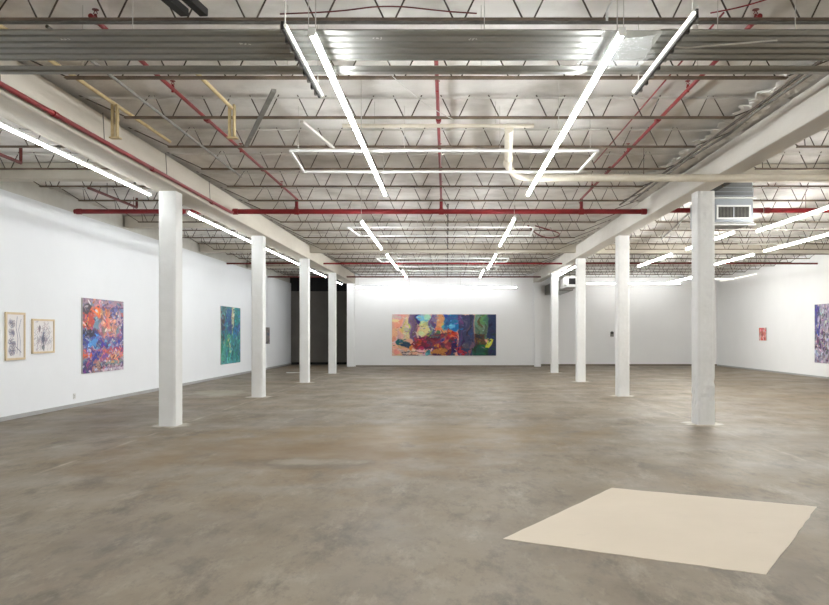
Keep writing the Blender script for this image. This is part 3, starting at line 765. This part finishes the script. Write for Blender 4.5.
# ------------------------------------------------------------------ paintings (vertex-colour canvases)
class Canvas:
    def __init__(s, w, h, bg, seed):
        s.w, s.h = w, h; s.rs = np.random.RandomState(seed); s.rr = random.Random(seed)
        s.c = np.zeros((h, w, 3)); s.c[:] = bg
        yy, xx = np.mgrid[0:h, 0:w]; s.u = (xx+.5)/w; s.v = (yy+.5)/h
        s.asp = w/h
        s.wu = s.noise(7, .03); s.wv = s.noise(7, .03)
    def noise(s, f, amp):
        r = np.zeros((s.h, s.w))
        for k in range(6):
            a = s.rs.uniform(-1,1,2)*f*2*math.pi; p = s.rs.uniform(0,6.28)
            r += np.sin(a[0]*s.u + a[1]*s.v/s.asp*1.0 + p)
        return amp*r/6*1.6
    def _put(s, mask, col, a=1.0, var=10):
        col = np.array(col, float) + s.rs.normal(0, var, 3)
        n = s.rs.normal(0, var*.6, (s.h, s.w, 1))
        m = (mask*a)[..., None]
        s.c = s.c*(1-m) + (col + n)*m
    def ell(s, u, v, ru, rv, col, ang=0, a=1.0, warp=1.0, var=8):
        du, dv = (s.u+s.wu*warp-u)*s.asp, (s.v+s.wv*warp-v)
        c, q = math.cos(ang), math.sin(ang)
        x, y = (du*c+dv*q)/(ru*s.asp), (-du*q+dv*c)/rv
        m = np.clip((1-(x*x+y*y))*3, 0, 1); s._put(m, col, a, var)
    def rect(s, u0, u1, v0, v1, col, a=1.0, warp=.6, soft=.012, var=8):
        U, V = s.u+s.wu*warp, s.v+s.wv*warp
        m = np.clip((U-u0)/soft,0,1)*np.clip((u1-U)/soft,0,1)*np.clip((V-v0)/soft,0,1)*np.clip((v1-V)/soft,0,1)
        s._put(m, col, a, var)
    def poly(s, pts, col, a=1.0, warp=.5, var=8):
        U, V = s.u+s.wu*warp, s.v+s.wv*warp
        inside = np.zeros(U.shape, bool); n = len(pts); j = n-1
        for i in range(n):
            (xi, yi), (xj, yj) = pts[i], pts[j]
            inside ^= ((yi > V) != (yj > V)) & (U < (xj-xi)*(V-yi)/((yj-yi) or 1e-9)+xi); j = i
        s._put(inside.astype(float), col, a, var)
    def dabs(s, n, box, size, pal, ang=None, a=.8, var=14):
        u0, u1, v0, v1 = box
        for _ in range(n):
            s.ell(s.rr.uniform(u0,u1), s.rr.uniform(v0,v1), size[0]*s.rr.uniform(.5,1.4), size[1]*s.rr.uniform(.5,1.4),
                  s.rr.choice(pal), s.rr.uniform(-3.14,3.14) if ang is None else ang+s.rr.uniform(-.3,.3), a, 1.0, var)
    def line(s, pts, wd, col, a=1.0):
        best = np.full(s.u.shape, 9.0)
        for (x0,y0),(x1,y1) in zip(pts, pts[1:]):
            ax, ay = (x1-x0)*s.asp, y1-y0; L2 = ax*ax+ay*ay+1e-12
            t = np.clip(((s.u-x0)*s.asp*ax+(s.v-y0)*ay)/L2, 0, 1)
            best = np.minimum(best, np.hypot((s.u-x0)*s.asp-t*ax, s.v-y0-t*ay))
        s._put(np.clip((wd-best)/wd*2, 0, 1), col, a, 4)

def _fray(s, amp=.012, fine=.35, n=0, size=.01, pal=None):
    """ragged brushwork: pull each dab along small eddies, then scatter flecks picked from nearby colour"""
    a = s.noise(26, amp) + s.noise(60, amp*.6); b = s.noise(26, amp) + s.noise(60, amp*.6)
    ii = np.clip(((s.v+b)*s.h).astype(int), 0, s.h-1); jj = np.clip(((s.u+a/s.asp)*s.w).astype(int), 0, s.w-1)
    s.c = s.c[ii, jj]
    for _ in range(n):
        u, v = s.rr.random(), s.rr.random()
        k = s.c[min(s.h-1,int(np.clip(v+s.rr.gauss(0,.05),0,.999)*s.h)), min(s.w-1,int(np.clip(u+s.rr.gauss(0,.04),0,.999)*s.w))]
        if pal and s.rr.random() < .35: k = np.array(s.rr.choice(pal), float)
        k = np.clip(k*s.rr.uniform(.7,1.4)+s.rr.uniform(-8,14), 10, 245)
        s.ell(u, v, size*s.rr.uniform(.7,2.2)/s.asp, size*s.rr.uniform(.25,.7), k, s.rr.uniform(-.7,.7), .8, .5, 6)
    return s
Canvas.fray = _fray

def canvas_mat(name):
    m = bpy.data.materials.new(name); m.use_nodes = True
    N = m.node_tree.nodes; b = N['Principled BSDF']; b.inputs['Roughness'].default_value = .55
    at = N.new('ShaderNodeVertexColor'); at.layer_name = 'paint'
    m.node_tree.links.new(at.outputs['Color'], b.inputs['Base Color'])
    return m
CM = canvas_mat('oil_paint')

def face_mesh(cv, P, parent, name):
    """grid of coloured faces; P(u, v) -> world point"""
    w, h = cv.w, cv.h
    vs = [P(i/w, j/h) for j in range(h+1) for i in range(w+1)]
    fs = [(j*(w+1)+i, (j+1)*(w+1)+i, (j+1)*(w+1)+i+1, j*(w+1)+i+1) for j in range(h) for i in range(w)]
    me = bpy.data.meshes.new(name); off = parent_world(parent)
    me.from_pydata([tuple(Vector(p)-off) for p in vs], [], fs)
    ca = me.color_attributes.new('paint', 'BYTE_COLOR', 'CORNER')
    c = np.clip(cv.c, 4, 250)/255.0
    rgba = np.ones((h*w, 4, 4)); rgba[..., :3] = c.reshape(-1, 1, 3)
    ca.data.foreach_set('color_srgb', rgba.reshape(-1))
    me.materials.append(CM); me.update()
    o = bpy.data.objects.new(name, me); COL.objects.link(o); o.parent = parent
    return o

def hang(cv, wall, a, b, z0, z1, lab, cat='painting', group=None, frame_w=0, depth=.028, name='painting', mat_w=0):
    """wall 'L', 'R' or 'B'; a..b along it as seen from left to right"""
    if wall == 'L':
        at = lambda t, z, o: (XL+.006+o, a+(b-a)*t, z)
    elif wall == 'R':
        at = lambda t, z, o: (XR-.006-o, a+(b-a)*t, z)
    else:
        at = lambda t, z, o: (a+(b-a)*t, YB-.006-o, z)
    root = empty(name, at(.5, z0, 0), lab, cat, group)
    p0, p1 = at(.35, z0+(z1-z0)*.8, -.006), at(.65, z0+(z1-z0)*.86, 0)
    MB().box(*[f(p0[i//2], p1[i//2]) for i, f in enumerate((min,max)*3)]).build('hanger_cleat', M['grey'], root)
    def slab(t0, t1, za, zb, o0, o1):
        p, q_ = at(t0, za, o0), at(t1, zb, o1)
        lo = [min(p[i], q_[i]) for i in range(3)]; hi = [max(p[i], q_[i]) for i in range(3)]
        return MB().box(lo[0],hi[0],lo[1],hi[1],lo[2],hi[2])
    if frame_w:
        L_ = abs(b-a); ft = frame_w/L_
        slab(0,1,z0,z0+frame_w,0,depth).build('frame_rail', M['maple'], root)
        slab(0,1,z1-frame_w,z1,0,depth).build('frame_rail', M['maple'], root)
        slab(0,ft,z0+frame_w,z1-frame_w,0,depth).build('frame_stile', M['maple'], root)
        slab(1-ft,1,z0+frame_w,z1-frame_w,0,depth).build('frame_stile', M['maple'], root)
        slab(ft,1-ft,z0+frame_w,z1-frame_w,0,depth*.4).build('backing_board', M['canvas'], root)
        face_mesh(cv, lambda u, v: at(ft+(1-2*ft)*u, z1-frame_w-(z1-z0-2*frame_w)*v, depth*.4+.002), root, 'drawing')
    else:
        slab(0,1,z0,z1,0,depth).build('stretched_canvas', M['canvas'], root)
        face_mesh(cv, lambda u, v: at(u, z1-(z1-z0)*v, depth+.001), root, 'painted_face')
    return root

# --- wide painting on the back wall
c = Canvas(230, 92, (238,176,150), 11)
c.dabs(30, (0,.16,0,1), (.05,.12), [(244,180,152),(236,160,140),(246,200,170)])
c.rect(.10,.175,.1,.62,(222,204,160)); c.dabs(10,(.10,.18,.1,.6),(.012,.16),[(230,215,150),(205,190,160),(240,225,190)],1.57*0)
c.rect(.16,.25,0,.62,(124,106,132)); c.dabs(14,(.16,.25,0,.6),(.01,.2),[(95,85,120),(150,130,150),(110,90,100)],0)
c.rect(.235,.285,0,.25,(46,50,112)); c.rect(.27,.37,0,.34,(150,200,214)); c.dabs(8,(.28,.36,0,.3),(.03,.08),[(120,190,215),(200,222,220)])
c.poly([(.27,.25),(.37,.12),(.39,.6),(.26,.55)],(224,212,166)); c.dabs(10,(.27,.38,.2,.55),(.025,.08),[(235,225,180),(200,190,150)])
c.rect(.375,.435,0,.5,(140,130,162)); c.dabs(8,(.37,.43,0,.5),(.012,.16),[(110,100,140),(180,170,185),(90,80,110)],0)
c.poly([(.44,.02),(.49,.02),(.56,.5),(.40,.55)],(238,178,104)); c.dabs(12,(.43,.54,.1,.5),(.03,.06),[(244,200,110),(236,150,90),(220,190,150)])
c.rect(.49,.64,0,.36,(28,106,158)); c.dabs(14,(.49,.64,0,.34),(.03,.09),[(20,130,176),(40,80,140),(30,150,190)])
c.ell(.60,.30,.05,.12,(30,128,182)); c.ell(.59,.26,.025,.06,(90,190,220))
c.rect(.635,.79,0,1,(60,50,92)); c.dabs(26,(.64,.77,0,.95),(.012,.2),[(92,70,114),(40,40,80),(110,80,110),(70,60,120)],0)
c.rect(.785,.93,0,.62,(78,128,90)); c.dabs(20,(.79,.91,0,.6),(.014,.18),[(100,150,105),(60,105,80),(120,150,120)],0)
c.rect(.78,.96,.7,1.1,(6,66,44)); c.dabs(10,(.79,.94,.7,1),(.04,.06),[(0,84,52),(20,50,40)])
c.rect(.78,.90,.47,.74,(88,66,44)); c.dabs(8,(.78,.9,.5,.72),(.03,.04),[(120,80,40),(50,50,40),(110,110,50)])
c.rect(.915,1.2,-.1,1.1,(36,36,78)); c.dabs(8,(.92,1,0,1),(.02,.1),[(28,28,66),(52,50,96)])
c.rect(.772,.782,0,1,(150,160,140),.8,.2)
c.ell(.93,.70,.065,.055,(204,216,64),-.5); c.ell(.93,.69,.03,.02,(228,232,120),-.5)
c.ell(.085,.68,.055,.07,(30,90,102),.3); c.ell(.14,.76,.05,.06,(36,72,90),.5)
c.dabs(12,(.1,.4,.84,1),(.06,.04),[(222,196,188),(235,210,200),(200,170,170)])
c.line([(.08,.93),(.22,.9),(.34,.95)],.012,(60,50,60)); c.line([(.1,.98),(.25,.99)],.012,(80,70,80))
c.poly([(.16,.72),(.24,.58),(.38,.5),(.55,.42),(.63,.5),(.6,.8),(.45,.84),(.25,.8)],(150,42,52))
c.dabs(70,(.2,.6,.52,.82),(.025,.05),[(170,40,50),(120,30,50),(200,70,60),(90,40,80),(210,120,110),(60,40,70),(190,60,90)])
c.ell(.57,.46,.035,.11,(206,62,44)); c.dabs(8,(.53,.62,.36,.56),(.015,.05),[(224,90,50),(180,40,50),(240,140,80)])
c.ell(.485,.62,.035,.07,(112,84,146)); c.ell(.485,.62,.018,.035,(60,50,110))
c.dabs(12,(.3,.55,.42,.55),(.03,.03),[(90,110,90),(160,150,90),(70,60,90)])
c.ell(.175,.80,.035,.07,(222,142,66)); c.ell(.43,.76,.03,.06,(226,140,66)); c.ell(.36,.92,.05,.08,(58,128,150)); c.ell(.34,.95,.03,.04,(120,180,190))
c.ell(.47,.9,.07,.1,(180,120,60)); c.ell(.54,.92,.06,.1,(110,24,56)); c.ell(.60,.80,.05,.16,(34,34,74)); c.ell(.67,.9,.045,.1,(184,32,56))
c.dabs(30,(.4,.78,.6,1),(.014,.05),[(90,30,70),(40,40,90),(200,80,60),(130,60,110),(30,60,110)])
c.fray(.011, n=230, size=.026)
hang(c, 'B', -2.62, 2.34, .52, 2.485, 'wide colourful abstract painting centred on the back wall')

# --- large red and blue painting on the left wall
c = Canvas(132, 98, (140,124,140), 12)
c.asp = 2.2/1.65
big = [(216,120,84),(60,80,150),(120,90,140),(170,60,60),(90,140,180),(50,40,90),(220,150,120),(150,170,190),(180,90,130)]
c.dabs(160,(0,1,0,1),(.06,.05),big,a=.7)
c.rect(0,1,0,.07,(156,140,150)); c.rect(.25,1,.06,.12,(200,150,160),.7); c.line([(.3,.12),(1,.1)],.01,(90,50,90))
c.ell(.10,.16,.10,.10,(80,70,60)); c.ell(.30,.17,.13,.09,(222,104,60)); c.ell(.33,.17,.05,.04,(246,190,80))
c.ell(.12,.32,.13,.13,(200,70,64)); c.ell(.10,.31,.05,.05,(240,150,60)); c.ell(.32,.33,.10,.10,(112,144,182))
c.ell(.75,.17,.14,.08,(100,80,150)); c.ell(.88,.27,.09,.1,(190,160,180)); c.rect(.93,1,.2,.6,(60,70,130),.8)
c.ell(.60,.38,.25,.15,(214,134,108)); c.dabs(46,(.4,.82,.25,.5),(.03,.05),[(226,164,124),(184,100,104),(220,120,90),(160,130,140),(130,80,100),(200,170,180)])
c.ell(.12,.46,.17,.06,(58,44,66)); c.rect(0,1,.52,.68,(62,92,160),.55)
c.dabs(46,(0,1,.5,.7),(.07,.02),[(40,60,150),(110,170,215),(60,110,190),(30,40,90),(200,210,225),(90,60,140)],-.3)
c.ell(.22,.60,.16,.05,(80,150,210),-.4); c.ell(.45,.62,.1,.05,(50,50,160),.5)
c.dabs(34,(0,1,.68,.74),(.12,.018),[(180,70,90),(220,120,110),(90,60,120)],-.1)
c.rect(0,.22,.74,.80,(224,90,60)); c.ell(.33,.78,.14,.06,(44,40,150),-.4); c.ell(.55,.8,.12,.05,(110,70,150)); c.rect(.6,1,.74,.82,(226,140,92),.9)
c.dabs(16,(.6,1,.72,.84),(.08,.014),[(240,170,110),(180,80,70),(120,60,80)],.1)
c.rect(.25,1,.85,.92,(120,142,146)); c.rect(0,.25,.84,1,(66,46,98)); c.dabs(14,(0,.3,.84,1),(.03,.05),[(90,50,120),(50,50,120),(190,110,90)])
c.rect(.22,.42,.86,.98,(196,140,110),.8); c.rect(.42,.48,.9,1,(40,30,40)); c.rect(.5,1,.93,1,(206,190,200)); c.line([(.5,.95),(1,.94)],.01,(120,80,110)); c.line([(.0,.92),(1,.9)],.008,(60,60,90))
c.fray(.016, n=340, size=.03, pal=[(80,80,120),(206,186,196),(130,156,186),(70,52,84),(160,144,164),(150,164,180)])
hang(c, 'L', 17.27, 19.45, .69, 2.335, 'large red, orange and blue abstract painting on the left wall', 'painting', 'large paintings of the left wall')

# --- teal painting further down the left wall
c = Canvas(90, 70, (52,132,128), 13)
c.asp = 2.7/2.05
c.dabs(50,(0,1,0,1),(.05,.2),[(40,120,130),(30,140,120),(60,140,140),(50,110,140)],0,a=.6)
c.rect(0,.3,0,.2,(86,116,130),.8); c.rect(0,.18,.15,.42,(70,62,92)); c.dabs(8,(0,.2,.2,.55),(.03,.1),[(90,60,90),(60,70,60),(50,80,110)],0)
c.poly([(.22,.05),(.55,.05),(.5,.5),(.42,.6),(.25,.3)],(56,88,142)); c.ell(.45,.3,.08,.13,(48,64,130))
c.poly([(.55,0),(.72,.0),(.62,.35),(.55,.5)],(196,186,156)); c.line([(.56,.0),(.52,.2),(.56,.45)],.02,(190,140,130))
c.poly([(.72,0),(1,0),(1,.4),(.7,.4)],(30,128,128)); c.ell(.72,.45,.13,.13,(24,112,164)); c.ell(.9,.4,.08,.15,(40,80,150))
c.dabs(26,(0,1,.55,1),(.06,.1),[(34,132,112),(60,150,130),(30,110,110),(90,158,148)],0)
c.line([(.3,.5),(.5,.75)],.025,(196,186,130)); c.line([(.42,.5),(.38,.68),(.5,.8)],.015,(170,180,120)); c.line([(.1,.62),(.35,.7)],.012,(150,160,120)); c.line([(.38,.6),(.36,1)],.02,(20,90,90))
c.rect(0,1,.92,1,(96,158,152),.6)
c.fray(.014, n=260, size=.04, pal=[(40,110,120),(90,150,140),(50,90,130)])
hang(c, 'L', 27.85, 30.45, .48, 2.53, 'tall teal and blue abstract painting on the left wall', 'painting', 'large paintings of the left wall')

# --- small framed drawings on the left wall
def sketch(w, h, seed, asp, kind):
    w, h = int(w*1.4), int(h*1.4)
    c = Canvas(w, h, (226,222,220), seed); c.asp = asp; rr = c.rr
    ink = [(120,110,124),(140,128,138),(160,154,160),(120,124,150)]
    if kind == 1:
        for (u, v, s) in ((.32,.2,.2),(.28,.42,.2),(.32,.66,.24),(.32,.83,.22)):
            for k in range(54):
                a = rr.uniform(0,6.28); r = s*rr.uniform(.4,1)
                c.line([(u,v),(u+r*math.cos(a)*1.0,v+r*.5*math.sin(a)),(u+r*math.cos(a+.5),v+r*.6*math.sin(a+.6))],.007,rr.choice(ink),.8)
        c.line([(.62,.05),(.55,.3),(.66,.55),(.6,.9)],.012,(90,90,120)); c.line([(.85,.1),(.7,.35),(.8,.6),(.78,.95)],.01,(100,100,130)); c.line([(.55,.75),(.85,.88)],.01,(60,60,90))
    else:
        for k in range(150):
            u, v = rr.gauss(.5,.2), rr.gauss(.5,.25); a = rr.uniform(-.6,.6)+1.57; r = rr.uniform(.08,.26)
            c.line([(u,v),(u+r*math.cos(a)*.5+.05,v+r*math.sin(a)*.6),(u+r*math.cos(a)*.3-.04,v+r*math.sin(a))],.008,rr.choice(ink+[(140,100,110)]),.8)
        c.ell(.5,.55,.08,.2,(60,52,64),0,.6); c.ell(.5,.85,.06,.12,(60,52,64),0,.5); c.ell(.32,.25,.05,.12,(66,58,70),0,.6)
    return c
hang(sketch(60,76,14,.62/.78,1), 'L', 14.27, 14.93, 1.075, 1.945, 'upright ink drawing in a maple frame, farther left on the left wall', 'framed drawing', 'framed drawings of the left wall', .04, .03, 'framed_drawing')
hang(sketch(78,56,15,.8/.57,2), 'L', 15.19, 16.04, 1.175, 1.84, 'smaller squarish ink drawing in a maple frame, nearer the painting', 'framed drawing', 'framed drawings of the left wall', .036, .03, 'framed_drawing')
c = Canvas(30, 30, (120,116,112), 16); c.dabs(30,(0,1,0,1),(.1,.1),[(60,58,56),(90,86,84),(170,166,160)])
hang(c, 'L', 34.2, 35.5, 1.12, 1.84, 'small grey picture on the left wall half hidden by the second column', 'picture', depth=.03, name='picture')
# --- right wall
c = Canvas(40, 34, (208,120,108), 17)
c.dabs(40,(0,1,0,1),(.12,.12),[(210,90,80),(170,60,56),(232,208,196),(226,196,184),(130,84,72),(120,128,110),(230,160,146)])
hang(c, 'R', 33.75, 33.0, 1.28, 1.81, 'tiny red picture alone on the right wall', 'picture', depth=.03, name='picture')
c = Canvas(100, 120, (150,140,160), 18); c.asp = 1.6/2.06
c.dabs(520,(0,1,0,1),(.032,.03),[(70,58,84),(120,110,136),(200,194,204),(176,166,182),(96,82,108),(150,138,150),(214,208,212)],a=.8)
c.dabs(60,(0,1,.45,.8),(.032,.026),[(56,44,68),(72,56,80),(46,40,62)])
c.rect(0,.16,0,.36,(52,62,142),.8); c.dabs(30,(0,.25,0,.5),(.03,.06),[(46,56,140),(90,90,170),(60,50,110)],0)
hang(c, 'R', 28.65, 27.05, .53, 2.60, 'tall purple and white mottled painting at the right picture edge')
# control box on the back wall
t = empty('control_box', (8.0,YBR,1.42), 'small grey control box on the back wall beside the second right column', 'control box')
MB().box(7.98, 8.14, YBR-.06, YBR, 1.42, 1.66).build('case', M['grey'], t, bevel=.008)
MB().box(8.03, 8.09, YBR-.03, YBR, 1.66, 1.69).build('mount_lug', M['grey'], t)
MB().box(8.0, 8.12, YBR-.066, YBR-.06, 1.56, 1.64).build('cover_plate', M['black'], t)
t = empty('wall_outlet', (XL,16.95,.2), 'small white wall outlet low on the left wall', 'outlet')
MB().box(XL, XL+.012, 16.9, 17.0, .17, .29).build('face_plate', M['whitemet'], t)
MB().box(XL+.012, XL+.014, 16.935, 16.965, .2, .225).build('socket', M['base'], t)
MB().box(XL+.012, XL+.014, 16.935, 16.965, .235, .26).build('socket', M['base'], t)

# ------------------------------------------------------------------ camera, world, colour
cam = bpy.data.cameras.new('camera'); co = bpy.data.objects.new('camera', cam); COL.objects.link(co)
co.location = (0,0,CAMZ); co.rotation_euler = (math.pi/2,0,0)
cam.sensor_width = 36; cam.lens = 800/829*36
cam.shift_x = -32.5/829; cam.shift_y = 31.5/829
cam.clip_start = .05; cam.clip_end = 200
sc = bpy.context.scene; sc.camera = co
w = bpy.data.worlds.new('world'); sc.world = w; w.use_nodes = True
w.node_tree.nodes['Background'].inputs['Color'].default_value = (.8,.85,.9,1)
w.node_tree.nodes['Background'].inputs['Strength'].default_value = .3
sc.view_settings.view_transform = 'Standard'; sc.view_settings.look = 'None'
sc.view_settings.exposure = 1.02; sc.view_settings.gamma = 1.0; sc.view_settings.use_curve_mapping = False
